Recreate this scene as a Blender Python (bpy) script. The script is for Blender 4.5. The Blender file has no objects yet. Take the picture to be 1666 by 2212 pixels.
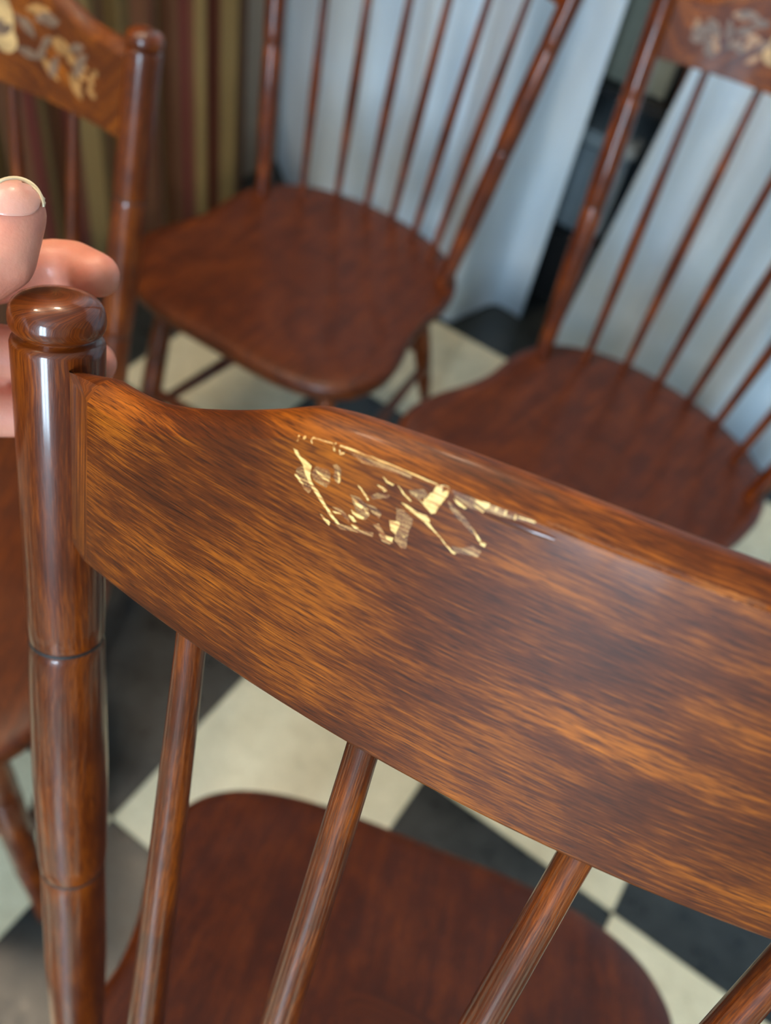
import bpy, bmesh, math, random
from mathutils import Vector, Matrix
from mathutils.bvhtree import BVHTree

random.seed(7)
S = bpy.context.scene
COL = S.collection
R = math.radians

# ------------------------------------------------------------------ camera
F_PX, CAM_H, PITCH, ROLL = 1845.82, 1.22582, R(49.4103), R(13.828)
IW, IH = 1666.0, 2212.0
CAM = Vector((0, 0, CAM_H))
FWD = Vector((0, math.cos(PITCH), -math.sin(PITCH)))
_r0, _u0 = Vector((1, 0, 0)), Vector((0, math.sin(PITCH), math.cos(PITCH)))
RGT = math.cos(ROLL) * _r0 + math.sin(ROLL) * _u0
UPV = -math.sin(ROLL) * _r0 + math.cos(ROLL) * _u0
cd = bpy.data.cameras.new('camera')
cam = bpy.data.objects.new('camera', cd)
COL.objects.link(cam)
cam.matrix_world = Matrix(((RGT.x, UPV.x, -FWD.x, CAM.x), (RGT.y, UPV.y, -FWD.y, CAM.y),
                           (RGT.z, UPV.z, -FWD.z, CAM.z), (0, 0, 0, 1)))
cd.sensor_fit = 'VERTICAL'
cd.sensor_height = 36.0
cd.lens = 36.0 * F_PX / IH
cd.clip_start = 0.01
cd.dof.use_dof = True
cd.dof.focus_distance = 0.245
cd.dof.aperture_fstop = cd.lens / 3.7          # a phone lens: 3.7 mm aperture
S.camera = cam


def ray(px, py):
    return (FWD + RGT * ((px - IW / 2) / F_PX) - UPV * ((py - IH / 2) / F_PX))


def at(px, py, depth):
    return CAM + ray(px, py) * depth


# ------------------------------------------------------------------ room frame (aligned to the floor tiles)
TH = R(-23.5)
EX = Vector((math.cos(TH), math.sin(TH), 0))
EY = Vector((-math.sin(TH), math.cos(TH), 0))


def RW(a, b, z=0.0):
    return EX * a + EY * b + Vector((0, 0, z))


ROOM = Matrix(((EX.x, EY.x, 0, 0), (EX.y, EY.y, 0, 0), (0, 0, 1, 0), (0, 0, 0, 1)))
A0, A1, B0, B1, CEIL = -1.36, 2.3, -2.6, 2.75, 2.5

# ------------------------------------------------------------------ light
w = bpy.data.worlds.new('world')
S.world = w
w.use_nodes = True
w.node_tree.nodes['Background'].inputs[0].default_value = (0.55, 0.72, 1.0, 1)
w.node_tree.nodes['Background'].inputs[1].default_value = 0.6

WIN_A, WIN_W, WIN_Z0, WIN_Z1 = 0.60, 0.80, 0.58, 2.15
la = bpy.data.lights.new('window_daylight', 'AREA')
la.shape = 'RECTANGLE'
la.size = WIN_W
la.size_y = WIN_Z1 - WIN_Z0
la.energy = 175
la.color = (0.60, 0.81, 1.0)
lo = bpy.data.objects.new('window_daylight', la)
COL.objects.link(lo)
lo.matrix_world = ROOM @ Matrix.Translation((WIN_A, B0 - 0.03, (WIN_Z0 + WIN_Z1) / 2)) @ Matrix.Rotation(R(90), 4, 'X')

S.view_settings.view_transform = 'Standard'
S.view_settings.look = 'None'
S.view_settings.gamma = 1.0
S.view_settings.use_curve_mapping = False
S.view_settings.exposure = 0.0
S.cycles.use_denoising = True
S.cycles.max_bounces = 8
S.cycles.caustics_reflective = False
S.cycles.caustics_refractive = False


# ------------------------------------------------------------------ materials
def new_mat(name):
    m = bpy.data.materials.new(name)
    m.use_nodes = True
    nt = m.node_tree
    return m, nt, nt.nodes['Principled BSDF']


def N(nt, kind, **kw):
    n = nt.nodes.new(kind)
    for k, v in kw.items():
        setattr(n, k, v)
    return n


def math_node(nt, op, a, b=None):
    n = N(nt, 'ShaderNodeMath', operation=op)
    for i, v in enumerate((a, b)):
        if v is None:
            continue
        if isinstance(v, (int, float)):
            n.inputs[i].default_value = v
        else:
            nt.links.new(v, n.inputs[i])
    return n.outputs[0]


def ramp(nt, fac, stops):
    n = N(nt, 'ShaderNodeValToRGB')
    el = n.color_ramp.elements
    while len(el) < len(stops):
        el.new(0.5)
    for e, (p, c) in zip(el, stops):
        e.position = p
        e.color = (*c, 1)
    nt.links.new(fac, n.inputs[0])
    return n.outputs[0]


def mapped_noise(nt, vec, scale, detail=2.0, rough=0.5, distort=0.0):
    mp = N(nt, 'ShaderNodeMapping')
    mp.inputs['Scale'].default_value = scale
    nt.links.new(vec, mp.inputs[0])
    no = N(nt, 'ShaderNodeTexNoise')
    no.inputs['Scale'].default_value = 1.0
    no.inputs['Detail'].default_value = detail
    no.inputs['Roughness'].default_value = rough
    no.inputs['Distortion'].default_value = distort
    nt.links.new(mp.outputs[0], no.inputs[0])
    return no.outputs[0]


def mix_rgb(nt, fac, a, b, mode='MIX'):
    n = N(nt, 'ShaderNodeMix', data_type='RGBA', blend_type=mode)
    if isinstance(fac, (int, float)):
        n.inputs[0].default_value = fac
    else:
        nt.links.new(fac, n.inputs[0])
    for i, v in ((6, a), (7, b)):
        if isinstance(v, tuple):
            n.inputs[i].default_value = (*v, 1)
        else:
            nt.links.new(v, n.inputs[i])
    return n.outputs[2]


WOOD_DARK, WOOD_MID, WOOD_LIGHT = (0.028, 0.0054, 0.0014), (0.130, 0.0270, 0.0030), (0.58, 0.155, 0.008)


def wood_colour(nt, dash_amt=0.7, blot_amt=0.40, con=1.0):
    """stained maple: u of the UV map runs along the grain, both in metres"""
    uv = N(nt, 'ShaderNodeUVMap', uv_map='grain').outputs[0]
    sep = N(nt, 'ShaderNodeSeparateXYZ')
    nt.links.new(uv, sep.inputs[0])
    wav = mapped_noise(nt, uv, (9, 30, 1), 2)
    v2 = math_node(nt, 'ADD', sep.outputs[1], math_node(nt, 'MULTIPLY', math_node(nt, 'SUBTRACT', wav, 0.5), 0.008))
    cmb = N(nt, 'ShaderNodeCombineXYZ')
    nt.links.new(sep.outputs[0], cmb.inputs[0])
    nt.links.new(v2, cmb.inputs[1])
    vec = cmb.outputs[0]
    broad = mapped_noise(nt, vec, (8, 110, 1), 3, 0.55)
    med = mapped_noise(nt, vec, (46, 800, 1), 3, 0.6)
    fine = mapped_noise(nt, vec, (125, 2200, 1), 3, 0.6)
    blot = mapped_noise(nt, uv, (22, 30, 1), 2)
    t = math_node(nt, 'ADD', math_node(nt, 'MULTIPLY', broad, 0.30), math_node(nt, 'MULTIPLY', med, 0.36))
    t = math_node(nt, 'ADD', t, math_node(nt, 'ADD', math_node(nt, 'MULTIPLY', blot, blot_amt), (0.40 - blot_amt) * 0.5))
    t = math_node(nt, 'ADD', t, math_node(nt, 'MULTIPLY', fine, 0.40))
    t = math_node(nt, 'ADD', math_node(nt, 'MULTIPLY', math_node(nt, 'SUBTRACT', t, 0.73), con), 0.73)
    col = ramp(nt, math_node(nt, 'MULTIPLY', t, 0.68),
               [(0.36, WOOD_DARK), (0.49, WOOD_MID), (0.66, WOOD_LIGHT)])
    dash = ramp(nt, fine, [(0.34, (1, 1, 1)), (0.47, (0, 0, 0))])
    col = mix_rgb(nt, math_node(nt, 'MULTIPLY', dash, dash_amt), col, (0.032, 0.008, 0.004))
    return uv, vec, col, fine, med


def wood_mat(name, rough=0.3, coat=0.35, dash=0.7, blot=0.40, spec=0.45, con=1.0, tint=None):
    m, nt, bs = new_mat(name)
    uv, vec, col, fine, med = wood_colour(nt, dash, blot, con)
    if tint:
        col = mix_rgb(nt, 1.0, col, tint, 'MULTIPLY')
    nt.links.new(col, bs.inputs['Base Color'])
    bs.inputs['Roughness'].default_value = rough
    bs.inputs['Specular IOR Level'].default_value = spec
    bs.inputs['Coat Weight'].default_value = coat
    bs.inputs['Coat Roughness'].default_value = 0.10
    bp = N(nt, 'ShaderNodeBump')
    bp.inputs['Strength'].default_value = 0.12
    bp.inputs['Distance'].default_value = 0.0004
    nt.links.new(fine, bp.inputs['Height'])
    nt.links.new(bp.outputs[0], bs.inputs['Normal'])
    return m


M_WOOD = wood_mat('stained_wood', 0.46, 0.05, 0.62, 0.40, 0.24, 1.0, (0.84, 0.82, 0.72))
M_SEAT = wood_mat('seat_wood', 0.44, 0.10, 0.3, 0.25, 0.30, 0.7, (0.52, 0.42, 0.36))
M_POST = wood_mat('turned_wood', 0.36, 0.65, 0.15, 0.45, 0.28, 0.7, (0.74, 0.58, 0.42))


def plain(name, col, rough=0.5, **kw):
    m, nt, bs = new_mat(name)
    tc = N(nt, 'ShaderNodeTexCoord').outputs['Object']
    no = mapped_noise(nt, tc, kw.pop('noise', (25, 25, 25)), 4)
    amt = kw.pop('vary', 0.18)
    dark = tuple(c * (1 - amt) for c in col)
    lite = tuple(min(1, c * (1 + amt)) for c in col)
    nt.links.new(ramp(nt, no, [(0.3, dark), (0.7, lite)]), bs.inputs['Base Color'])
    bs.inputs['Roughness'].default_value = rough
    for k, v in kw.items():
        bs.inputs[k].default_value = v
    return m


M_RING = plain('dark_ring_paint', (0.012, 0.009, 0.008), 0.6)
M_GOLD = plain('stencil_gold', (0.34, 0.155, 0.045), 0.4, noise=(120, 120, 120), vary=0.4)
M_CREAM = plain('stencil_cream', (0.50, 0.30, 0.12), 0.45, noise=(90, 90, 90), vary=0.3)
M_GREY = plain('stencil_grey_green', (0.17, 0.095, 0.055), 0.45, noise=(120, 120, 120), vary=0.4)
M_WALL = plain('plaster_wall', (0.36, 0.31, 0.25), 0.8, vary=0.05)
M_CEIL = plain('ceiling_paint', (0.72, 0.70, 0.66), 0.85, vary=0.04)
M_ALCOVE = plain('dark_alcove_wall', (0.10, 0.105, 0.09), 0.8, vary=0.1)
M_FRAME = plain('window_paint', (0.75, 0.75, 0.73), 0.4, vary=0.03)
M_GLASS = plain('window_glass', (0.95, 0.97, 0.97), 0.02, vary=0.0, **{'Transmission Weight': 1.0})
M_METAL = plain('rod_metal', (0.15, 0.13, 0.11), 0.35, Metallic=0.8)
M_SHELF = plain('black_shelf', (0.012, 0.012, 0.013), 0.5)
M_TOTE = plain('grey_tote_plastic', (0.24, 0.29, 0.32), 0.4, vary=0.08)
M_TOTELID = plain('grey_lid_plastic', (0.33, 0.38, 0.40), 0.4, vary=0.08)
M_OLIVE = plain('olive_card', (0.22, 0.23, 0.18), 0.7, vary=0.1)
M_REDBOX = plain('red_brown_card', (0.16, 0.045, 0.02), 0.6, vary=0.15)


def tile_mat(name, c0, c1, rough):
    m, nt, bs = new_mat(name)
    geo = N(nt, 'ShaderNodeNewGeometry').outputs['Position']
    n1 = mapped_noise(nt, geo, (22, 22, 22), 5, 0.65)
    n2 = mapped_noise(nt, geo, (160, 160, 160), 3, 0.6)
    f = math_node(nt, 'ADD', math_node(nt, 'MULTIPLY', n1, 0.6), math_node(nt, 'MULTIPLY', n2, 0.4))
    nt.links.new(ramp(nt, f, [(0.36, c0), (0.66, c1)]), bs.inputs['Base Color'])
    bs.inputs['Roughness'].default_value = rough
    nt.links.new(ramp(nt, n1, [(0.3, (rough * 0.85,) * 3), (0.7, (rough * 1.25,) * 3)]), bs.inputs['Roughness'])
    return m


M_TLIGHT = tile_mat('cream_tile', (0.55, 0.51, 0.35), (0.72, 0.67, 0.48), 0.30)
M_TDARK = tile_mat('black_tile', (0.008, 0.011, 0.012), (0.032, 0.037, 0.037), 0.30)


def cloth_white():
    m, nt, bs = new_mat('white_cotton')
    uv = N(nt, 'ShaderNodeUVMap', uv_map='grain').outputs[0]
    n = mapped_noise(nt, uv, (9, 4, 1), 3)
    nt.links.new(ramp(nt, n, [(0.3, (0.53, 0.65, 0.77)), (0.7, (0.64, 0.76, 0.86))]), bs.inputs['Base Color'])
    bs.inputs['Roughness'].default_value = 0.9
    bs.inputs['Sheen Weight'].default_value = 0.2
    return m


def cloth_striped():
    m, nt, bs = new_mat('striped_cotton')
    uv = N(nt, 'ShaderNodeUVMap', uv_map='grain').outputs[0]
    sep = N(nt, 'ShaderNodeSeparateXYZ')
    nt.links.new(uv, sep.inputs[0])
    ph = math_node(nt, 'FRACT', math_node(nt, 'DIVIDE', sep.outputs[0], 0.128))
    brown, green, red, olive = (0.125, 0.045, 0.016), (0.21, 0.132, 0.044), (0.115, 0.018, 0.011), (0.095, 0.054, 0.014)
    n = N(nt, 'ShaderNodeValToRGB')
    n.color_ramp.interpolation = 'CONSTANT'
    el = n.color_ramp.elements
    stops = [(0.0, brown), (0.22, red), (0.36, brown), (0.46, green), (0.74, olive), (0.88, brown)]
    while len(el) < len(stops):
        el.new(0.5)
    for e, (p, c) in zip(el, stops):
        e.position = p
        e.color = (*c, 1)
    nt.links.new(ph, n.inputs[0])
    nt.links.new(n.outputs[0], bs.inputs['Base Color'])
    bs.inputs['Roughness'].default_value = 0.9
    return m


M_WHITE = cloth_white()
M_STRIPE = cloth_striped()


def bare_mat(name, scuff):
    m, nt, bs = new_mat(name)
    uv, vec, col, fine, med = wood_colour(nt)
    f = mapped_noise(nt, vec, (90, 1500, 1), 4, 0.7)
    bare = ramp(nt, f, [(0.3, (0.58, 0.24, 0.05)), (0.5, (0.92, 0.55, 0.17)), (0.7, (0.98, 0.70, 0.28))])
    if scuff:
        sp = mapped_noise(nt, uv, (2600, 2600, 1), 2)
        pat = math_node(nt, 'ADD', math_node(nt, 'MULTIPLY', f, 0.7), math_node(nt, 'MULTIPLY', sp, 0.3))
        k = ramp(nt, pat, [(0.46, (0.02, 0.02, 0.02)), (0.60, (0.75, 0.75, 0.75))])
        tan = mix_rgb(nt, 0.55, bare, (0.46, 0.16, 0.035))
        c = mix_rgb(nt, k, col, tan)
    else:
        k = ramp(nt, f, [(0.37, (0, 0, 0)), (0.50, (1, 1, 1))])
        c = mix_rgb(nt, k, (0.36, 0.11, 0.02), bare)
    nt.links.new(c, bs.inputs['Base Color'])
    bs.inputs['Roughness'].default_value = 0.5
    return m


def worn_highlight_mat():
    m, nt, bs = new_mat('worn_highlight_stain')
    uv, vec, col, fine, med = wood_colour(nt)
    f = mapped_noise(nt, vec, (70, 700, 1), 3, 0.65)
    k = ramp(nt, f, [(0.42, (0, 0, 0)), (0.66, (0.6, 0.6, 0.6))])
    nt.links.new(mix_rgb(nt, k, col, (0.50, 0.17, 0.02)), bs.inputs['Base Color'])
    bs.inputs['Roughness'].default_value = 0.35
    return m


M_WORN_HIGHLIGHT = worn_highlight_mat()
M_BARE = bare_mat('bare_scratched_wood', False)
M_SCUFF = bare_mat('scuffed_varnish', True)


def skin_mat(name, c0, c1, rough=0.42):
    m, nt, bs = new_mat(name)
    tc = N(nt, 'ShaderNodeTexCoord').outputs['Object']
    n = mapped_noise(nt, tc, (70, 70, 70), 4)
    nt.links.new(ramp(nt, n, [(0.3, c0), (0.7, c1)]), bs.inputs['Base Color'])
    bs.inputs['Roughness'].default_value = rough
    bs.inputs['Subsurface Weight'].default_value = 0.25
    bs.inputs['Subsurface Radius'].default_value = (0.006, 0.002, 0.001)
    bs.inputs['Subsurface Scale'].default_value = 0.6
    f = mapped_noise(nt, tc, (900, 900, 900), 2)
    bp = N(nt, 'ShaderNodeBump')
    bp.inputs['Strength'].default_value = 0.2
    bp.inputs['Distance'].default_value = 0.0005
    nt.links.new(f, bp.inputs['Height'])
    nt.links.new(bp.outputs[0], bs.inputs['Normal'])
    return m


M_SKIN = skin_mat('skin', (0.68, 0.235, 0.155), (0.78, 0.335, 0.23))
M_NAIL = skin_mat('nail_pink', (0.76, 0.33, 0.25), (0.82, 0.40, 0.31), 0.3)
M_NAILTIP = plain('nail_free_edge', (0.80, 0.68, 0.46), 0.35, vary=0.06)


# ------------------------------------------------------------------ mesh helpers
def link(name, me, mat=None, parent=None, matrix=None):
    o = bpy.data.objects.new(name, me)
    COL.objects.link(o)
    if mat is not None:
        for mm in (mat if isinstance(mat, (list, tuple)) else [mat]):
            me.materials.append(mm)
    if parent is not None:
        o.parent = parent
    if matrix is not None:
        o.matrix_world = matrix
    return o


def mesh_from(name, verts, faces, uvs=None, smooth=True, sharp=None):
    me = bpy.data.meshes.new(name)
    me.from_pydata([tuple(v) for v in verts], [], faces)
    lay = me.uv_layers.new(name='grain')
    if uvs is not None:
        for p in me.polygons:
            for li in p.loop_indices:
                lay.data[li].uv = uvs[me.loops[li].vertex_index]
    else:
        for l in me.loops:
            c = me.vertices[l.vertex_index].co
            lay.data[l.index].uv = (c.x, c.y)
    if smooth:
        me.polygons.foreach_set('use_smooth', [True] * len(me.polygons))
        if sharp:
            me.set_sharp_from_angle(angle=R(sharp))
    me.update()
    return me


def tag(o, label, cat, group=None, kind=None):
    if label:
        o['label'] = label
    if cat:
        o['category'] = cat
    if group:
        o['group'] = group
    if kind:
        o['kind'] = kind
    return o


def box_mesh(name, lo, hi, bevel=0.0):
    bm = bmesh.new()
    bmesh.ops.create_cube(bm, size=1)
    for v in bm.verts:
        v.co = Vector([lo[i] + (v.co[i] + 0.5) * (hi[i] - lo[i]) for i in range(3)])
    if bevel:
        bmesh.ops.bevel(bm, geom=list(bm.edges), offset=bevel, segments=2, affect='EDGES')
    me = bpy.data.meshes.new(name)
    bm.to_mesh(me)
    bm.free()
    lay = me.uv_layers.new(name='grain')
    for l in me.loops:
        c = me.vertices[l.vertex_index].co
        lay.data[l.index].uv = (c.x + c.z, c.y)
    return me


def lathe(name, p0, p1, prof, seg=24, sharp=40):
    """prof: (t along p0-p1 in 0..1, radius)"""
    p0, p1 = Vector(p0), Vector(p1)
    ax = (p1 - p0)
    L = ax.length
    ax.normalize()
    x = ax.orthogonal().normalized()
    y = ax.cross(x)
    V, Fc, UV = [], [], []
    off = random.random() * 3
    for t, r in prof:
        for j in range(seg + 1):
            a = 2 * math.pi * j / seg
            V.append(p0 + ax * (t * L) + (x * math.cos(a) + y * math.sin(a)) * r)
            UV.append((t * L + off, a * max(r, 0.006) + off))
    n = seg + 1
    for i in range(len(prof) - 1):
        for j in range(seg):
            Fc.append((i * n + j, i * n + j + 1, (i + 1) * n + j + 1, (i + 1) * n + j))
    for i, flip in ((0, True), (len(prof) - 1, False)):
        c = len(V)
        V.append(p0 + ax * (prof[i][0] * L))
        UV.append((prof[i][0] * L + off, off))
        for j in range(seg):
            f = (c, i * n + j, i * n + j + 1)
            Fc.append(f[::-1] if flip else f)
    me = mesh_from(name, V, Fc, UV, True, None)
    bm = bmesh.new()
    bm.from_mesh(me)
    bmesh.ops.remove_doubles(bm, verts=bm.verts, dist=1e-6)
    bmesh.ops.recalc_face_normals(bm, faces=bm.faces)
    bm.to_mesh(me)
    bm.free()
    me.set_sharp_from_angle(angle=R(sharp))
    return me


# ------------------------------------------------------------------ the room
def struct(name, lo, hi, mat):
    o = link(name, box_mesh(name, lo, hi), mat, None, ROOM)
    o['kind'] = 'structure'
    return o


floor = struct('floor', (A0 - .1, B0 - .1, -0.10), (A1 + .1, B1 + .1, -0.0035), M_TDARK)
struct('ceiling', (A0 - .1, B0 - .1, CEIL), (A1 + .1, B1 + .1, CEIL + .1), M_CEIL)
struct('wall_left', (A0 - .1, B0 - .1, -0.0035), (A0, B1 + .1, CEIL), M_WALL)
struct('wall_right', (A1, B0 - .1, -0.0035), (A1 + .1, B1 + .1, CEIL), M_WALL)
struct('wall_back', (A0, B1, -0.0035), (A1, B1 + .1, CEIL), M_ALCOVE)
# wall behind the photographer, with the window opening
wf = bmesh.new()


def add_box(bm, lo, hi):
    r = bmesh.ops.create_cube(bm, size=1)
    for v in r['verts']:
        v.co = Vector([lo[i] + (v.co[i] + 0.5) * (hi[i] - lo[i]) for i in range(3)])


wl, wr = WIN_A - WIN_W / 2, WIN_A + WIN_W / 2
add_box(wf, (A0, B0 - .1, -0.0035), (wl, B0, CEIL))
add_box(wf, (wr, B0 - .1, -0.0035), (A1, B0, CEIL))
add_box(wf, (wl, B0 - .1, -0.0035), (wr, B0, WIN_Z0))
add_box(wf, (wl, B0 - .1, WIN_Z1), (wr, B0, CEIL))
me = bpy.data.meshes.new('wall_front')
wf.to_mesh(me)
wf.free()
o = link('wall_front', me, M_WALL, None, ROOM)
o['kind'] = 'structure'
win = bpy.data.objects.new('window_1', None)
COL.objects.link(win)
win.matrix_world = ROOM @ Matrix.Translation((WIN_A, B0, WIN_Z0))
win['kind'] = 'structure'
hw, hh = WIN_W / 2, WIN_Z1 - WIN_Z0
for nm, lo_, hi_ in (('frame_side', (-hw - .03, -.02, -.03), (-hw + .04, .03, hh + .03)),
                     ('frame_side', (hw - .04, -.02, -.03), (hw + .03, .03, hh + .03)),
                     ('frame_top', (-hw, -.02, hh - .04), (hw, .03, hh + .03)),
                     ('window_sill', (-hw - .06, -.02, -.05), (hw + .06, .09, .0)),
                     ('mullion', (-.025, -.02, 0), (.025, .02, hh)),
                     ('pane', (-hw, -.085, 0), (hw, -.080, hh))):
    link(nm, box_mesh(nm, lo_, hi_), M_GLASS if nm == 'pane' else M_FRAME, win)

# floor tiles, each a piece of the floor
TS = 0.32
tl = box_mesh('tile_light', (0.0006, 0.0006, -0.004), (TS - .0006, TS - .0006, 0), 0.0008)
td = box_mesh('tile_dark', (0.0006, 0.0006, -0.004), (TS - .0006, TS - .0006, 0), 0.0008)
tl.materials.append(M_TLIGHT)
td.materials.append(M_TDARK)
# grid lines: room a = -(0.08 + k*TS), b = 0.25 + k*TS
for i in range(-7, 4):
    for j in range(-8, 8):
        a_lo, b_lo = -(0.08 + (i + 1) * TS), 0.25 + j * TS
        if a_lo < A0 - TS or a_lo > A1 or b_lo < B0 or b_lo > B1 - TS * .5:
            continue
        if a_lo < A0 - 0.02 - TS * .6:
            continue
        t_ = bpy.data.objects.new('tile', tl if (i + j) % 2 == 0 else td)
        COL.objects.link(t_)
        t_.parent = floor
        t_.location = (a_lo, b_lo, 0)

# ------------------------------------------------------------------ the chair
PB, PT, DT, HT = 0.18036, 0.23376, 0.08874, 0.48714
HS, SL, SU, AB, AC = 0.44, 0.4507, 0.7285, 0.086, 0.0666
LP = math.sqrt((PT - PB) ** 2 + DT ** 2 + HT ** 2)
TK = 0.019            # crest thickness
OFF = 0.011           # its rear face, behind the curve through the posts
SB = 0.838            # crest lower edge, as a fraction of the post


def post_pt(sd, s):
    return Vector((sd * (PB + (PT - PB) * s), -DT * s, HS + HT * s))


def crest_pt(k, s, off):
    p = post_pt(1, s)
    t = Vector((p.x, 2 * AC * k))
    n = Vector((t.y, -t.x)).normalized()
    return Vector((k * p.x + n.x * off, p.y - AC * (1 - k * k) + n.y * off, p.z))


TOP = [(0.0, 1.0185), (0.11, 1.018), (0.26, 1.0165), (0.368, 1.015), (0.447, 1.0125), (0.521, 1.009), (0.550, 1.0065),
       (0.574, 1.0035), (0.616, 0.993), (0.668, 0.981), (0.716, 0.971), (0.748, 0.965), (0.794, 0.9585), (0.85, 0.956), (1.1, 0.956)]


def interp(tab, x):
    if x <= tab[0][0]:
        return tab[0][1]
    for i in range(len(tab) - 1):
        x0, y0 = tab[i]
        x1, y1 = tab[i + 1]
        if x <= x1:
            # catmull-rom for a smooth outline
            ym = tab[i - 1] if i > 0 else (2 * x0 - x1, y1 if x0 == 0 else 2 * y0 - y1)
            yp = tab[i + 2] if i + 2 < len(tab) else (2 * x1 - x0, y1)
            m0 = (y1 - ym[1]) / (x1 - ym[0]) if i > 0 else 0.0
            m1 = (yp[1] - y0) / (yp[0] - x0)
            h = x1 - x0
            t = (x - x0) / h
            return ((2 * t ** 3 - 3 * t * t + 1) * y0 + (t ** 3 - 2 * t * t + t) * h * m0 +
                    (-2 * t ** 3 + 3 * t * t) * y1 + (t ** 3 - t * t) * h * m1)
    return tab[-1][1]


def crest_top(k):
    return interp(TOP, abs(k))


KE = 0.874
CHAM, KOUT = 0.011, 1.0


def make_crest_mesh():
    nk = 141
    V, UV, Fc = [], [], []
    nr, nc = 12, 14
    arc = 0.0
    prev = None
    cols = [-2] + list(range(nk)) + [nk + 1]
    for ci, i in enumerate(cols):
        kc = -KE + 2 * KE * min(max(i, 0), nk - 1) / (nk - 1)
        st = crest_top(kc)
        pts = []
        for q in (0.9, 0.5, 0.1):                                   # underside, front to rear
            pts.append((-TK * q, SB - 0.013 * q))
        pts.append((-0.0008, SB + 0.0003))
        for q in range(nr + 1):                                     # rear face
            pts.append((0.0, SB + 0.0025 + (st - SB - 0.0025) * q / nr))
        for q in range(1, nc):                                      # crown
            xx = -TK * q / nc
            pts.append((xx, st + 0.0155 * (1 - abs((xx + TK / 2) / (TK / 2)) ** 2.2)))
        for q in range(nr + 1):                                     # front face
            pts.append((-TK, st - (st - SB + 0.0105) * q / nr))
        pts.append((-TK + .0008, SB - 0.0125))
        nrow = len(pts)
        c = crest_pt(kc, 0.9, OFF)
        if prev is not None:
            arc += (c - prev).length
        prev = c
        vv = 0
        pp = None
        for off, sv in pts:
            k = kc
            if i < 0 or i >= nk:                                    # chamfered end that runs into the post
                k = math.copysign(KE + (KOUT - KE) * min(1.0, -off / CHAM), kc)
                sv = min(sv, st + 0.0155 - 0.019 * min(1.0, -off / CHAM))
            p = crest_pt(k, sv, off + OFF)
            if pp is not None:
                vv += (p - pp).length
            pp = p
            V.append(p)
            UV.append((arc + 1.3, vv))
    ncol = len(cols)
    for i in range(ncol - 1):
        for j in range(nrow):
            j2 = (j + 1) % nrow
            if (i == 0 or i == ncol - 2) and 4 <= j < 4 + nr:
                continue                                            # rear face does not grow at the ends
            Fc.append((i * nrow + j, (i + 1) * nrow + j, (i + 1) * nrow + j2, i * nrow + j2))
    ncut = int(CHAM / (TK / nc)) + 1
    for e, kc in ((0, -KE), (ncol - 1, KE)):
        st = crest_top(kc)
        fl = []
        for q in range(nr + 1):
            fl.append(len(V))
            sv = SB + 0.0025 + (st - SB - 0.0025) * q / nr
            V.append(crest_pt(math.copysign(KOUT, kc), sv, OFF - CHAM))
            UV.append((2.0 + (0.02 if e else 0), sv * .5))
        b = e * nrow
        for q in range(nr):
            Fc.append((b + 4 + q, b + 5 + q, fl[q + 1], fl[q]))
            Fc.append((fl[q], fl[q + 1], b + 4 + nr + nc + nr - q - 1, b + 4 + nr + nc + nr - q))
        Fc.append(tuple(b + 4 + nr + q for q in range(ncut + 1)) + (fl[nr],))
        Fc.append((fl[nr],) + tuple(b + 4 + nr + q for q in range(ncut, nc + 1)))
        Fc.append((b + 3, b + 4, fl[0], b + 4 + nr + nc + nr, b + 4 + nr + nc + nr + 1, b, b + 1, b + 2))
    me = mesh_from('crest', V, Fc, UV, True, None)
    lay = me.uv_layers['grain']
    for p in me.polygons:                                           # a clean seam for the wrap-around strip
        if len(p.vertices) == 4 and max(p.vertices) < ncol * nrow:
            js = [v % nrow for v in p.vertices]
            if 0 in js and (nrow - 1) in js:
                for li in p.loop_indices:
                    if me.loops[li].vertex_index % nrow == 0:
                        lay.data[li].uv = (lay.data[li].uv[0], lay.data[li].uv[1] + 0.25)
    bm = bmesh.new()
    bm.from_mesh(me)
    bmesh.ops.remove_doubles(bm, verts=bm.verts, dist=1e-6)
    bmesh.ops.recalc_face_normals(bm, faces=bm.faces)
    bm.to_mesh(me)
    bm.free()
    me.set_sharp_from_angle(angle=R(24))
    return me


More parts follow.
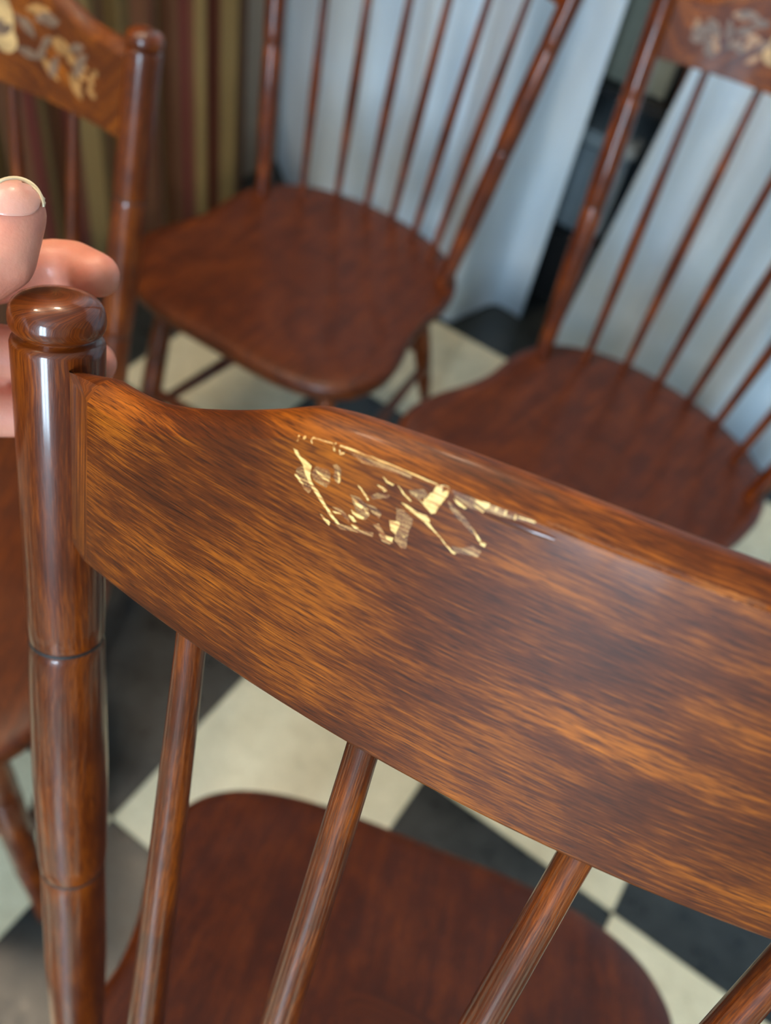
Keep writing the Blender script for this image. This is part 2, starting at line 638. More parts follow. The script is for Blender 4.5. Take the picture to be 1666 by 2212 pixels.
def make_stencil_mesh():
    """leaves and fruit printed on the front of the crest, both halves alike"""
    V, Fc, MI = [], [], []
    rnd = random.Random(5)

    def blob(k0, s0, a, b, ang, mi, pointed=True):
        # k unit ~0.23 m, s unit ~0.495 m; a and b in metres
        base = len(V)
        n = 14
        ring = []
        for q in range(n):
            t = 2 * math.pi * q / n
            x, y = math.cos(t), math.sin(t)
            if pointed:
                y *= (1 - abs(x) ** 2) ** 0.5 + 0.02
            x, y = x * a, y * b
            ring.append((x * math.cos(ang) - y * math.sin(ang), x * math.sin(ang) + y * math.cos(ang)))
        V.append(crest_pt(k0, s0, OFF - TK - 0.0002 - 0.00004 * mi))
        for x, y in ring:
            V.append(crest_pt(k0 + x / 0.235, s0 + y / 0.495, OFF - TK - 0.0002 - 0.00004 * mi))
        for q in range(n):
            Fc.append((base, base + 1 + q, base + 1 + (q + 1) % n))
            MI.append(mi)

    for sg in (-1, 1):
        blob(sg * 0.42, 0.928, 0.014, 0.022, 0, 1, False)
        blob(sg * 0.44, 0.900, 0.012, 0.010, 0.3 * sg, 1, False)
        blob(sg * 0.43, 0.918, 0.010, 0.006, 0.5 * sg, 2, False)
        for q in range(18):
            kk = 0.50 + 0.32 * rnd.random()
            hi_ = crest_top(kk) - 0.03
            ss = 0.865 + (hi_ - 0.865) * rnd.random()
            blob(sg * kk, ss, 0.008 + .005 * rnd.random(), 0.0035 + .0015 * rnd.random(), rnd.uniform(-1.2, 1.2),
                 rnd.choice((0, 2, 2, 0)), True)
        for q in range(9):
            blob(sg * (0.70 + 0.14 * rnd.random()), 0.87 + 0.06 * rnd.random(), .003, .003, 0, 0, False)
    for q in range(10):
        blob(rnd.uniform(-.3, .3), rnd.uniform(.87, .96), .010 + .004 * rnd.random(), .008, rnd.uniform(-1, 1), rnd.choice((0, 1, 2)), False)
    me = mesh_from('stencil', V, Fc)
    me.polygons.foreach_set('material_index', MI)
    return me


OUT = [(0, .343), (.077, .343), (.135, .336), (.180, .320), (.209, .296), (.225, .265), (.230, .233), (.224, .19), (.211, .145),
       (.2045, .10), (.2075, .06), (.207, .022), (.196, -.018), (.168, -.056), (.125, -.085), (.065, -.104), (0, -.110)]


def make_seat_mesh():
    # closed outline, resampled smoothly
    pts = OUT + [(-u, v) for u, v in OUT[-2:0:-1]]
    n0 = len(pts)
    ring = []
    for i in range(n0):
        p0, p1, p2, p3 = (Vector((*pts[(i + q) % n0], 0)) for q in (-1, 0, 1, 2))
        for q in range(4):
            t = q / 4
            ring.append(0.5 * ((2 * p1) + (p2 - p0) * t + (2 * p0 - 5 * p1 + 4 * p2 - p3) * t * t + (3 * p1 - p0 - 3 * p2 + p3) * t ** 3))
    n = len(ring)
    c = Vector((0, 0.115, 0))
    prof = [(0.0, None), (0.2, None), (0.4, None), (0.6, None), (0.75, None), (0.86, None), (0.93, None), (0.965, None), (0.985, None)]
    V, Fc, UV = [], [], []

    def topz(p, f):
        # saddle: dished in the middle, rolling down at the front
        d = 0.011 * max(0.0, 1 - (f / 0.9) ** 2.6)
        front = max(0.0, (p.y - 0.24) / 0.10)
        return HS - d - 0.007 * front ** 1.6

    rows = []
    for f, _ in prof[1:]:
        rows.append([(c + (p - c) * f, None) for p in ring])
    V.append(Vector((0, c.y, topz(c, 0))))
    UV.append((c.y, 0))
    for (f, _), row in zip(prof[1:], rows):
        for p, _n in row:
            z = topz(p, f)
            if f > 0.95:
                z -= (f - 0.95) * 0.05
            V.append(Vector((p.x, p.y, z)))
            UV.append((p.y, p.x + 0.5))
    for f, dz in ((0.995, .0045), (1.0, .009), (0.998, .020), (0.985, .027), (0.955, .034), (0.90, .037)):
        for p in ring:
            q = c + (p - c) * f
            fr = max(0.0, (q.y - 0.24) / 0.10)
            V.append(Vector((q.x, q.y, HS - 0.007 * fr ** 1.6 - dz + (.006 if f < .96 else 0) * 0)))
            UV.append((p.y, p.x + 0.5 + dz))
    nr = (len(V) - 1) // n
    for j in range(n):
        Fc.append((0, 1 + j, 1 + (j + 1) % n))
    for i in range(nr - 1):
        for j in range(n):
            a, b = 1 + i * n + j, 1 + i * n + (j + 1) % n
            Fc.append((a, a + n, b + n, b))
    Fc.append(tuple(1 + (nr - 1) * n + j for j in range(n)))
    me = mesh_from('seat', V, Fc, UV, True, None)
    bm = bmesh.new()
    bm.from_mesh(me)
    bmesh.ops.recalc_face_normals(bm, faces=bm.faces)
    bm.to_mesh(me)
    bm.free()
    me.set_sharp_from_angle(angle=R(50))
    return me


POST_PROF = [(-0.04, .0110), (0.0, .0112), (0.10, .0124), (0.20, .0140), (0.30, .0150), (0.40, .0146), (SL - .010, .0144), (SL - .004, .0142),
             (SL, .0138), (SL + .004, .0146), (SL + .02, .0151), (0.58, .0156), (0.68, .0148), (SU - .010, .0143), (SU - .004, .0141),
             (SU, .0136), (SU + .004, .0142), (SU + .02, .0143), (0.85, .0144), (0.95, .0146), (0.966, .0147), (0.9700, .0147), (0.9725, .0143), (0.9740, .0134),
             (0.9748, .0120), (0.9760, .0117), (0.9770, .0127), (0.9788, .0139), (0.9815, .0146), (0.985, .0149), (0.989, .0148),
             (0.993, .0144), (0.9965, .0134), (0.9995, .0117), (1.0015, .0096), (1.003, .0070), (1.0038, .0040), (1.004, .0012)]


def ring_mesh(sd, s, r):
    p = post_pt(sd, s)
    d = (post_pt(sd, 1) - post_pt(sd, 0)).normalized()
    return lathe('ring', p - d * 0.0009, p + d * 0.0009, [(0, r - .0012), (0.08, r + .0002), (0.92, r + .0002), (1, r - .0012)], 32, 60)


def leg_prof(r0, r1, r2):
    return [(0, r0), (.12, r0 * 1.08), (.30, r1), (.335, r1 * 1.02), (.345, r1 * .9), (.355, r1 * 1.02), (.52, r1 * 1.08), (.66, r1 * .98),
            (.675, r1 * .88), (.69, r1 * .99), (.85, r2 * 1.1), (.985, r2), (1.0, r2 * .9)]


FRONT_LEG = [(Vector((sd * .150, .262, HS - .028)), Vector((sd * .186, .335, 0))) for sd in (-1, 1)]
REAR_LEG = [(Vector((sd * .118, -.035, HS - .03)), Vector((sd * .135, -.185, 0))) for sd in (-1, 1)]


def lerp(seg, z):
    a, b = seg
    t = (a.z - z) / (a.z - b.z)
    return a + (b - a) * t


def stretcher(name, p, q, r):
    return lathe(name, p, q, [(0, r * .75), (.12, r * .85), (.33, r * 1.05), (.345, r * .95), (.36, r * 1.1), (.5, r * 1.2), (.64, r * 1.1), (.655, r * .95),
                              (.67, r * 1.05), (.88, r * .85), (1, r * .75)], 16)


CHAIR_PARTS = []      # (name, mesh, material, parent index or None)


def add_part(name, me, mat, parent=None):
    for mm in (mat if isinstance(mat, (list, tuple)) else [mat]):
        me.materials.append(mm)
    CHAIR_PARTS.append((name, me, parent))
    return len(CHAIR_PARTS) - 1


crest_me = make_crest_mesh()
seat_i = add_part('seat', make_seat_mesh(), M_SEAT)
for sd in (-1, 1):
    pi = add_part('post', lathe('post', post_pt(sd, 0), post_pt(sd, 1), POST_PROF, 48, 60), M_POST)
    add_part('ring', ring_mesh(sd, SL, .0140), M_RING, pi)
    add_part('ring', ring_mesh(sd, SU, .0138), M_RING, pi)
crest_i = add_part('crest', crest_me, M_WOOD)
stencil_i = add_part('stencil', make_stencil_mesh(), [M_GOLD, M_CREAM, M_GREY], crest_i)
KT = (-.706, -.426, -.140, .140, .426, .706)
for i, kt in enumerate(KT):
    kb = -1 + 2 * (i + 1) / 7
    b_ = Vector((kb * PB, -AB * (1 - kb * kb), HS - .012))
    t_ = crest_pt(kt, SB + 0.02, OFF - TK * 0.5)
    add_part('spindle', lathe('spindle', b_, t_, [(0, .0056), (.04, .0058), (.2, .0066), (.36, .0078), (.42, .0081), (.46, .0080), (.6, .0072), (.8, .0060), (.95, .0051), (1, .0050)], 20), M_POST)
for sg_, (r0, r1, r2) in ((FRONT_LEG, (.0125, .0165, .0105)), (REAR_LEG, (.0125, .0155, .0105))):
    for a_, b_ in sg_:
        add_part('leg', lathe('leg', a_, b_, leg_prof(r0, r1, r2), 20), M_POST)
add_part('front_stretcher', stretcher('front_stretcher', lerp(FRONT_LEG[0], .20), lerp(FRONT_LEG[1], .20), .0115), M_POST)
add_part('rear_stretcher', stretcher('rear_stretcher', lerp(REAR_LEG[0], .20), lerp(REAR_LEG[1], .20), .0095), M_POST)
for q in (0, 1):
    add_part('side_stretcher', stretcher('side_stretcher', lerp(FRONT_LEG[q], .155), lerp(REAR_LEG[q], .155), .0095), M_POST)


def chair_matrix(X, Y, yaw, tilt=0.0, roll=0.0, dz=0.0):
    piv = Matrix.Translation((0, .38, 0))
    m = Matrix.Rotation(tilt, 4, 'X')
    m2 = Matrix.Rotation(roll, 4, 'Y')
    return Matrix.Translation((X, Y, dz)) @ Matrix.Rotation(-yaw, 4, 'Z') @ piv @ m2 @ m @ piv.inverted()


def place_chair(label, M, group='spindle back wooden chairs'):
    root = bpy.data.objects.new('spindle_chair', None)
    COL.objects.link(root)
    root.matrix_world = M
    tag(root, label, 'chair', group)
    objs = []
    for name, me, par in CHAIR_PARTS:
        ob = bpy.data.objects.new(name, me)
        COL.objects.link(ob)
        ob.parent = root if par is None else objs[par]
        objs.append(ob)
    objs[stencil_i]['label'] = 'gold and grey leaf stencil'
    return root, objs


MA = chair_matrix(0.03771, -0.24251, R(7.3903), R(-29.1863), R(1.356), 0.0071)
MB = chair_matrix(-0.16439, 1.2328, R(202.2266))
MC = chair_matrix(0.3236, 0.95321, R(212.6317))
MD = chair_matrix(-0.50122, 0.57873, R(177.348))
chA, objA = place_chair('tilted spindle chair with a scratched crest rail gripped by a hand', MA)
chB, objB = place_chair('upright spindle chair in the corner between striped and white curtains', MB)
chC, objC = place_chair('upright spindle chair before the white curtain with the slanting edge', MC)
chD, objD = place_chair('stencilled spindle chair standing beside the striped curtain, nearest the hand', MD)

# ------------------------------------------------------------------ scratches on the crest of the tilted chair
bvh = BVHTree.FromPolygons([MA @ v.co for v in crest_me.vertices], [tuple(p.vertices) for p in crest_me.polygons])
MAi = MA.inverted()
crest_A = objA[crest_i]
ARCX = [(-KE + 2 * KE * i / 140) for i in range(141)]


def hit(px, py):
    d = ray(px, py).normalized()
    loc, nor, idx, dist = bvh.ray_cast(CAM, d)
    if loc is None:
        return None
    if nor.dot(d) > 0:
        nor = -nor
    return loc, nor


def z1(x, y):
    return (620 + x / 5.553, 920 + y / 5.553)


def z2(x, y):
    return (860 + x / 5.553, 980 + y / 5.553)


def jag(poly, amp):
    out = []
    for i, p in enumerate(poly):
        q = poly[(i + 1) % len(poly)]
        out.append(p)
        L = math.dist(p, q)
        for s in range(1, int(L / 5)):
            t = s / int(L / 5)
            out.append((p[0] + (q[0] - p[0]) * t + random.uniform(-amp, amp), p[1] + (q[1] - p[1]) * t + random.uniform(-amp, amp) * .6))
    return out


def add_mark(name, poly, mat, lift, amp=1.0):
    pts = []
    for p in jag(poly, amp):
        h = hit(*p)
        if h is None:
            return
        pts.append(h)
    loc3 = [MAi @ (l + n * lift) for l, n in pts]
    bm = bmesh.new()
    vs = [bm.verts.new(v) for v in loc3]
    try:
        f = bm.faces.new(vs)
    except ValueError:
        bm.free()
        return
    bmesh.ops.triangulate(bm, faces=[f])
    me = bpy.data.meshes.new(name)
    bm.to_mesh(me)
    bm.free()
    lay = me.uv_layers.new(name='grain')
    for l in me.loops:
        c = me.vertices[l.vertex_index].co
        lay.data[l.index].uv = (c.x * 1.08 + 1.3, c.z)
    return link(name, me, mat, crest_A)


def strip(pts, wdt):
    lft, rgt = [], []
    for i, p in enumerate(pts):
        a = pts[max(0, i - 1)]
        b = pts[min(len(pts) - 1, i + 1)]
        d = (b[0] - a[0], b[1] - a[1])
        L = math.hypot(*d) or 1
        nx, ny = -d[1] / L * wdt / 2, d[0] / L * wdt / 2
        lft.append((p[0] + nx, p[1] + ny))
        rgt.append((p[0] - nx, p[1] - ny))
    return lft + rgt[::-1]


SC1 = [[(290, 560), (350, 480), (500, 520), (525, 580), (520, 680), (470, 740), (380, 690), (320, 640)],
       [(120, 500), (200, 480), (290, 650), (300, 760), (260, 810), (180, 720), (110, 600)],
       [(1310, 980), (1400, 1010), (1510, 1110), (1500, 1190), (1470, 1250), (1440, 1400), (1430, 1470), (1370, 1470), (1290, 1370), (1350, 1250), (1380, 1160)],
       [(560, 1150), (700, 1190), (860, 1240), (1040, 1280), (1030, 1330), (900, 1290), (780, 1260), (640, 1240)],
       [(950, 930), (1060, 970), (1140, 1050), (1110, 1110), (1020, 1040)],
       [(1000, 840), (1080, 800), (1230, 830), (1230, 860), (1030, 880)],
       [(1100, 1290), (1180, 1300), (1280, 1400), (1230, 1420), (1140, 1380)],
       [(540, 970), (640, 980), (740, 1090), (750, 1170), (660, 1060)],
       [(740, 300), (900, 370), (1400, 540), (1500, 590), (1490, 640), (1390, 590), (900, 440)],
       [(550, 470), (600, 460), (655, 520), (650, 660), (610, 700), (560, 610), (610, 590)],
       [(760, 820), (870, 860), (960, 940), (1000, 1060), (940, 1130), (830, 1020)],
       [(1030, 1180), (1100, 1170), (1180, 1290), (1130, 1300)]]
SC2 = [[(600, 560), (680, 650), (790, 750), (880, 870), (940, 980), (880, 950), (790, 850), (690, 750), (620, 640)],
       [(640, 1110), (780, 1130), (900, 1100), (1000, 1170), (960, 1240), (800, 1210), (680, 1180)],
       [(130, 440), (300, 420), (370, 500), (250, 560), (170, 500)],
       [(650, 430), (930, 545), (1110, 610), (1480, 735), (1640, 800), (1640, 830), (1300, 770), (1050, 700), (880, 660), (700, 540)]]
BR1 = [[(80, 265), (130, 290), (170, 370), (230, 410), (300, 480), (270, 560), (290, 640), (330, 720), (420, 850), (480, 960), (560, 1080), (640, 1180),
        (610, 1180), (530, 1090), (450, 970), (370, 850), (310, 760), (250, 640), (220, 560), (200, 470), (150, 390), (100, 320)],
       [(350, 525), (420, 580), (500, 640), (515, 670), (450, 640), (380, 590)],
       [(95, 570), (130, 580), (205, 700), (200, 722), (150, 660), (100, 595)],
       [(600, 500), (640, 600), (645, 650), (622, 690), (625, 610)],
       [(400, 1050), (450, 1090), (520, 1150), (510, 1195), (450, 1130)],
       [(850, 705), (900, 750), (960, 830), (990, 890), (970, 895), (920, 810)],
       [(780, 850), (840, 890), (920, 970), (900, 1000), (830, 940)],
       [(770, 1000), (850, 1050), (930, 1090), (920, 1120), (850, 1100), (790, 1050)],
       [(740, 1060), (800, 1090), (840, 1150), (800, 1150), (750, 1090)],
       [(770, 1180), (830, 1190), (870, 1230), (820, 1230)],
       [(1085, 700), (1150, 730), (1210, 780), (1170, 790), (1110, 740)],
       [(1150, 600), (1210, 660), (1290, 700), (1270, 720), (1190, 670)],
       [(1330, 700), (1380, 760), (1430, 830), (1500, 900), (1480, 900), (1400, 825)],
       [(1230, 1130), (1350, 1150), (1360, 1190), (1330, 1240), (1310, 1300), (1250, 1250), (1240, 1200)],
       [(1180, 1310), (1280, 1340), (1260, 1390), (1200, 1360)],
       [(1360, 1300), (1425, 1328), (1405, 1342)],
       [(920, 980), (990, 1045), (960, 1055)],
       [(545, 1020), (630, 1030), (660, 1060), (580, 1045)],
       [(140, 110), (160, 112), (140, 180), (120, 180)],
       [(195, 130), (232, 118), (230, 155), (200, 160)],
       [(320, 130), (345, 135), (305, 215), (290, 180)],
       [(600, 205), (575, 250), (585, 305), (560, 290), (558, 245), (580, 205)],
       [(640, 230), (725, 255), (700, 310), (680, 345), (640, 345), (630, 300)]]
BR2 = [[(470, 380), (560, 378), (620, 405), (600, 500), (540, 570), (490, 640), (450, 710), (400, 720), (330, 640), (300, 600), (400, 640), (420, 600),
        (360, 560), (320, 530), (430, 550), (450, 510), (390, 470), (450, 470), (440, 420)],
       [(930, 545), (1010, 568), (1105, 600), (1095, 640), (1050, 665), (990, 620), (940, 580)],
       [(905, 600), (960, 630), (1040, 690), (1020, 705), (940, 650)],
       [(660, 530), (740, 580), (830, 650), (800, 660), (720, 610)],
       [(40, 580), (110, 610), (220, 690), (350, 745), (385, 800), (365, 812), (420, 890), (490, 970), (560, 1060), (640, 1150), (700, 1200), (660, 1205),
        (580, 1110), (500, 1000), (400, 900), (310, 810), (220, 740), (120, 660)],
       [(980, 1050), (1060, 1080), (1040, 1120), (990, 1090)],
       [(900, 900), (960, 980), (1000, 1050), (970, 1050), (920, 960)],
       [(200, 480), (230, 500), (225, 515)], [(250, 545), (330, 600), (300, 600)]]
for pl in SC1:
    add_mark('scuff', [z1(*p) for p in pl], M_SCUFF, 0.00006, 0.9)
for pl in SC2:
    add_mark('scuff', [z2(*p) for p in pl], M_SCUFF, 0.00006, 0.9)
for pl in BR1:
    add_mark('scratch', [z1(*p) for p in pl], M_BARE, 0.00012, 0.9)
for pl in BR2:
    add_mark('scratch', [z2(*p) for p in pl], M_BARE, 0.00012, 0.9)
for pts, wd in (([z1(340, 148), z1(450, 185), z1(560, 215)], 3.4), ([z1(715, 262), z1(900, 330), z1(1100, 412), z1(1300, 492), z1(1400, 532)], 4.0),
                ([z1(1400, 532), z1(1530, 585), z1(1660, 640)], 2.6), ([z2(160, 232), z2(320, 305), z2(480, 372)], 2.4),
                ([z2(1190, 640), z2(1176, 690)], 4), ([z2(1300, 680), z2(1285, 740)], 4), ([z2(1415, 730), z2(1400, 790)], 3.5),
                ([z2(1440, 755), z2(1560, 792), z2(1650, 825)], 2.5)):
    add_mark('scratch', strip(pts, wd), M_BARE, 0.00014, 0.4)

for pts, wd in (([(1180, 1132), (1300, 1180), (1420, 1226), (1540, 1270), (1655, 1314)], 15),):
    add_mark('worn_edge_highlight', strip(pts, wd), M_WORN_HIGHLIGHT, 0.00005, 2.0)  # edge wear and the orange edge highlight, painted together as a lighter strip
# glossy ridge added along the upper edge to catch the window as a highlight
rp = [hit(*p) for p in ((1046, 1107), (1075, 1118), (1100, 1127), (1125, 1136), (1150, 1147), (1175, 1156), (1200, 1166))]
rb = bmesh.new()
rows = []
for i, (l, n) in enumerate(rp):
    t = (rp[min(i + 1, len(rp) - 1)][0] - rp[max(i - 1, 0)][0]).normalized()
    sdv = n.cross(t)
    r = 0.0009 * (0.35 + 0.65 * math.sin(math.pi * (i + .5) / len(rp)))
    rows.append([rb.verts.new(MAi @ (l + sdv * (r * math.cos(a)) + n * (r * .75 * math.sin(a)))) for a in [math.pi * q / 6 for q in range(7)]])
for r0_, r1_ in zip(rows, rows[1:]):
    for q in range(6):
        rb.faces.new((r0_[q], r0_[q + 1], r1_[q + 1], r1_[q]))
rme = bpy.data.meshes.new('highlight_ridge')
rb.to_mesh(rme)
rb.free()
rl = rme.uv_layers.new(name='grain')
for l in rme.loops:
    c = rme.vertices[l.vertex_index].co
    rl.data[l.index].uv = (c.x * 1.08 + 1.3, c.z)
rme.polygons.foreach_set('use_smooth', [True] * len(rme.polygons))
link('highlight_ridge', rme, M_POST, crest_A)

# ------------------------------------------------------------------ the hand
CH = {'index': [(-230, 700, .278, .0105), (-60, 606, .292, .0098), (60, 583, .297, .0093), (118, 570, .299, .0086), (160, 575, .298, .0088), (210, 594, .294, .0078)],
      'middle': [(-240, 800, .283, .0105), (-50, 757, .303, .0106), (105, 768, .309, .0092), (203, 784, .300, .0080)],
      'ring': [(-240, 893, .292, .0114), (-55, 880, .311, .0110), (90, 893, .317, .0090), (168, 910, .310, .0076)],
      'little': [(-240, 1000, .302, .0095), (-150, 985, .318, .0085), (-95, 965, .329, .0078)],
      'thumb': [(-340, 760, .240, .0145), (-175, 640, .247, .0125), (0, 556, .256, .0104), (30, 462, .2565, .0095)],
      'palm_a': [(-230, 700, .278, .0110), (-430, 860, .245, .0160)],
      'palm_b': [(-240, 800, .283, .0115), (-450, 900, .245, .0160)],
      'palm_c': [(-240, 905, .292, .0115), (-470, 950, .248, .0160)],
      'palm_d': [(-240, 1000, .302, .0100), (-480, 990, .250, .0150)],
      'heel': [(-340, 760, .240, .0145), (-470, 920, .240, .0180)],
      'arm': [(-460, 920, .245, .0230), (-560, 990, .235, .0250), (-900, 1230, .215, .0330), (-1500, 1600, .20, .0400)]}
hb = bmesh.new()


def capsule(bm, p, r0, q, r1):
    seg, d = 18, (q - p)
    L = d.length
    d.normalize()
    x = d.orthogonal().normalized()
    y = d.cross(x)
    rows = []
    for i in range(7):
        a = -math.pi / 2 + math.pi / 2 * i / 6
        rows.append((p + d * (r0 * math.sin(a)), r0 * math.cos(a)))
    for i in range(7):
        a = math.pi / 2 * i / 6
        rows.append((q + d * (r1 * math.sin(a)), r1 * math.cos(a)))
    vs = []
    for c, r in rows:
        vs.append([bm.verts.new(c + (x * math.cos(2 * math.pi * j / seg) + y * math.sin(2 * math.pi * j / seg)) * max(r, 1e-5)) for j in range(seg)])
    for i in range(len(vs) - 1):
        for j in range(seg):
            bm.faces.new((vs[i][j], vs[i][(j + 1) % seg], vs[i + 1][(j + 1) % seg], vs[i + 1][j]))
    bm.faces.new(vs[0][::-1])
    bm.faces.new(vs[-1])


for ch in CH.values():
    for (x0, y0, d0, r0), (x1, y1, d1, r1) in zip(ch, ch[1:]):
        capsule(hb, at(x0, y0, d0), r0, at(x1, y1, d1), r1)
hm = bpy.data.meshes.new('hand_raw')
hb.to_mesh(hm)
hb.free()
tmp = bpy.data.objects.new('hand_raw', hm)
COL.objects.link(tmp)
md = tmp.modifiers.new('r', 'REMESH')
md.mode = 'VOXEL'
md.voxel_size = 0.0013
sm = tmp.modifiers.new('s', 'SMOOTH')
sm.factor = 0.5
sm.iterations = 7
bpy.context.view_layer.update()
dg = bpy.context.evaluated_depsgraph_get()
hand_me = bpy.data.meshes.new_from_object(tmp.evaluated_get(dg))
hand_me.name = 'hand'
bpy.data.objects.remove(tmp)
hand_me.polygons.foreach_set('use_smooth', [True] * len(hand_me.polygons))
hand = link('hand', hand_me, M_SKIN)
tag(hand, 'bare hand with a long thumbnail gripping the knobbed post of the tilted chair', 'hand')
hbv = BVHTree.FromPolygons([v.co for v in hand_me.vertices], [tuple(p.vertices) for p in hand_me.polygons])


def nail_patch(name, mat, fn, nu=16, nv=12, lift=0.0005, parent=None):
    V, Fc, ok = [], [], {}
    for i in range(nu + 1):
        for j in range(nv + 1):
            px, py = fn(i / nu, j / nv)
            d = ray(px, py).normalized()
            loc, nor, idx, dist = hbv.ray_cast(CAM, d)
            if loc is None:
                loc = CAM + d * (at(px, py, .2560) - CAM).length
                nor = -d
            ok[(i, j)] = len(V)
            V.append(loc + nor.normalized() * lift)
    for i in range(nu):
        for j in range(nv):
            Fc.append((ok[(i, j)], ok[(i + 1, j)], ok[(i + 1, j + 1)], ok[(i, j + 1)]))
    me = mesh_from(name, V, Fc)
    ob = link(name, me, mat, parent)
    so = ob.modifiers.new('thick', 'SOLIDIFY')
    so.thickness = 0.0006
    so.offset = 0
    return ob


def nail_xy(cx, cy, rx, ry0, ry1):
    # rounded-square patch around (cx,cy): u across, v from cuticle (0) to tip (1)
    def f(u, v):
        a = (u * 2 - 1)
        top = cy - ry1 * math.sqrt(max(0, 1 - abs(a) ** 2.4))
        bot = cy + ry0 * math.sqrt(max(0, 1 - abs(a) ** 3.0))
        return cx + a * rx, bot + (top - bot) * v
    return f


nail = nail_patch('nail', M_NAIL, nail_xy(30, 432, 56, 36, 38), parent=hand)


def tip_xy(u, v):
    a = u * 2 - 1
    ang = math.pi * (0.5 - a * 0.55)
    r = 0.80 + (0.02 + 0.20 * (1 - abs(a) ** 5)) * v + 0.12 * abs(a) ** 5
    return 30 + math.cos(ang) * 64 * r, 440 - math.sin(ang) * 58 * r


nail_patch('nail_tip', M_NAILTIP, tip_xy, 24, 4, 0.0009, nail)


# ------------------------------------------------------------------ curtains
def curtain(name, label, mat, path, z0, z1, group=None, nz=14, lean=None, hem=None):
    """path: list of (a, b) in the room; hangs between z0 and z1"""
    pts = []
    n0 = len(path)
    for i in range(n0 - 1):
        p0, p1, p2, p3 = (Vector((*path[min(max(i + q, 0), n0 - 1)], 0)) for q in (-1, 0, 1, 2))
        for q in range(8):
            t = q / 8
            pts.append(0.5 * ((2 * p1) + (p2 - p0) * t + (2 * p0 - 5 * p1 + 4 * p2 - p3) * t * t + (3 * p1 - p0 - 3 * p2 + p3) * t ** 3))
    pts.append(Vector((*path[-1], 0)))
    mean_b = sum(p.y for p in pts) / len(pts)
    mean_a = sum(p.x for p in pts) / len(pts)
    V, Fc, UV = [], [], []
    arc = 0
    for i, p in enumerate(pts):
        if i:
            arc += (p - pts[i - 1]).length
        for j in range(nz + 1):
            t = j / nz
            z = z0 + (z1 - z0) * t
            q = p.copy()
            if lean:
                q.x += lean(p, z)
            V.append((q.x, q.y, z))
            UV.append((arc, z))
    for i in range(len(pts) - 1):
        for j in range(nz):
            a = i * (nz + 1) + j
            Fc.append((a, a + nz + 1, a + nz + 2, a + 1))
    me = mesh_from(name, V, Fc, UV)
    ob = link(name, me, mat, None, ROOM)
    so = ob.modifiers.new('thick', 'SOLIDIFY')
    so.thickness = 0.0016
    tag(ob, label, 'curtain', group)
    return ob


def wavy(u0, u1, base, amp, n, seed):
    rr = random.Random(seed)
    out = []
    for i in range(n + 1):
        u = u0 + (u1 - u0) * i / n
        out.append((u + rr.uniform(-.25, .25) * (u1 - u0) / n * (0 < i < n), base + amp * (1 if i % 2 else -1) * rr.uniform(.55, 1.1)))
    return out


left_path = [(-1.352, 1.80), (-1.26, 1.725), (-1.165, 1.65), (-1.06, 1.585), (-.985, 1.60), (-.935, 1.65), (-.885, 1.63), (-.845, 1.58), (-.80, 1.60), (-.765, 1.645), (-.735, 1.62), (-.69, 1.565), (-.635, 1.540), (-.612, 1.60), (-.588, 1.680), (-.55, 1.69), (-.512, 1.685)]
curtain('curtain', 'white curtain hanging behind the corner chair, pleated at its free edge', M_WHITE, left_path, 0.004, 2.06)
right_path = [(-.40, 1.62)] + wavy(-.36, 1.55, 1.635, 0.03, 22, 8)[1:]
curtain('curtain', 'white curtain with slanting edge beside the dark gap', M_WHITE, right_path, 0.004, 2.06,
        lean=lambda p, z: 0.085 * min(z, 1.0) * max(0.0, 1 - (p.x + .40) / .5))
sp = [(a, b) for b, a in wavy(0.10, 1.59, -1.275, 0.028, 22, 11)]
curtain('curtain', 'brown, green and red striped curtain on the side wall', M_STRIPE, sp, 0.004, 2.06)
rod = bpy.data.objects.new('curtain_rod', None)
COL.objects.link(rod)
rod.matrix_world = ROOM
tag(rod, 'dark metal rod carrying the white curtains', 'curtain rod')
link('pole', lathe('pole', (A0, 1.64, 2.06), (A1, 1.64, 2.06), [(0, .012), (1, .012)], 16), M_METAL, rod)
rod2 = bpy.data.objects.new('curtain_rod', None)
COL.objects.link(rod2)
rod2.matrix_world = ROOM
tag(rod2, 'dark metal rod carrying the striped curtain', 'curtain rod')
link('pole', lathe('pole', (-1.275, 0.0, 2.06), (-1.275, 1.62, 2.06), [(0, .012), (1, .012)], 16), M_METAL, rod2)
for bb in (.05, 1.58):
    link('bracket', box_mesh('bracket', (A0, bb - .01, 2.045), (-1.275, bb + .01, 2.06)), M_METAL, rod2)

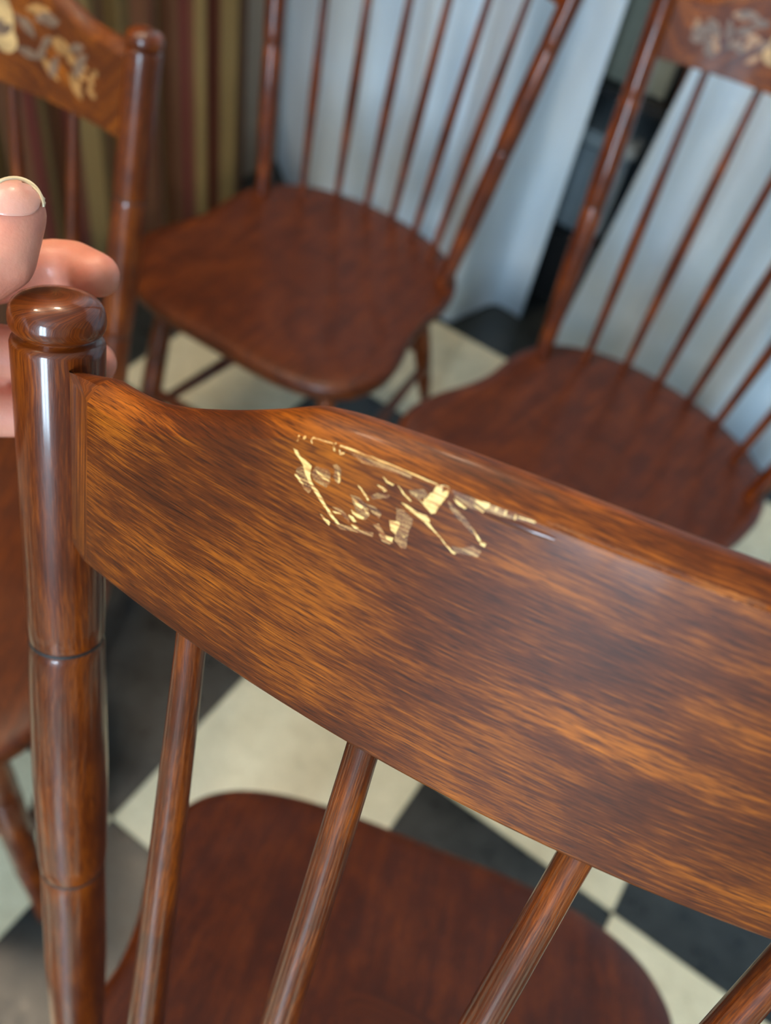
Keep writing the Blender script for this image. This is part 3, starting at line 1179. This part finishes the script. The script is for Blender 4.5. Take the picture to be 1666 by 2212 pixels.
# ------------------------------------------------------------------ the dark alcove behind the gap
sh = bpy.data.objects.new('storage_shelf', None)
COL.objects.link(sh)
sh.matrix_world = ROOM @ Matrix.Translation((-0.95, 1.80, 0))
tag(sh, 'black storage shelf in the dark gap between the white curtains', 'shelf')
for nm, lo_, hi_ in (('side_panel', (0, 0, 0), (.02, .4, 1.2)), ('side_panel', (.93, 0, 0), (.95, .4, 1.2)),
                     ('shelf_board', (.02, 0, .16), (.93, .4, .18)), ('shelf_board', (.02, 0, .50), (.93, .4, .52)),
                     ('shelf_board', (.02, 0, .85), (.93, .4, .87)), ('shelf_board', (.02, 0, 1.18), (.93, .4, 1.2)),
                     ('toe_panel', (.02, .01, .0), (.93, .03, .16)), ('back_panel', (.02, .385, .0), (.93, .4, 1.18))):
    link(nm, box_mesh(nm, lo_, hi_), M_SHELF, sh)
tote = bpy.data.objects.new('storage_tote', None)
COL.objects.link(tote)
tote.matrix_world = ROOM @ Matrix.Translation((-.80, 1.83, .18))
tag(tote, 'blue-grey plastic storage tote on the black shelf', 'storage box')
link('body', box_mesh('body', (0, 0, 0), (.36, .30, .21), .012), M_TOTE, tote)
link('lid', box_mesh('lid', (-.012, -.012, .205), (.372, .312, .235), .008), M_TOTELID, tote)
ob = link('carton', box_mesh('carton', (0, 0, 0), (.30, .26, .24), .003), M_OLIVE, None, ROOM @ Matrix.Translation((-.72, 1.84, .52)))
tag(ob, 'olive grey carton on the upper board of the black shelf', 'box')
ob = link('carton', box_mesh('carton', (0, 0, 0), (.16, .22, .13), .003), M_REDBOX, None, ROOM @ Matrix.Translation((-.40, 1.85, .52)))
tag(ob, 'small red-brown carton on the black shelf', 'box')

# ------------------------------------------------------------------ two warm ceiling lamps behind the photographer
gm, nt, bs = new_mat('lamp_glass')
bs.inputs['Base Color'].default_value = (1, .9, .75, 1)
bs.inputs['Emission Color'].default_value = (1.0, 0.80, 0.58, 1)
bs.inputs['Emission Strength'].default_value = 105
for (a, b), lb in (((-1.03, -.02), 'warm globe ceiling lamp towards the striped curtain'), ((-.72, .80), 'warm globe ceiling lamp over the middle of the room')):
    lp = bpy.data.objects.new('ceiling_lamp', None)
    COL.objects.link(lp)
    lp.matrix_world = ROOM @ Matrix.Translation((a, b, CEIL))
    tag(lp, lb, 'lamp')
    link('canopy', lathe('canopy', (0, 0, 0), (0, 0, -.05), [(0, .07), (.6, .065), (1, .03)], 24), M_METAL, lp)
    prof = [(0.5 - 0.5 * math.cos(math.pi * i / 12), 0.085 * math.sin(math.pi * i / 12) + 1e-4) for i in range(13)]
    link('globe', lathe('globe', (0, 0, -.04), (0, 0, -.21), prof, 24), gm, lp)
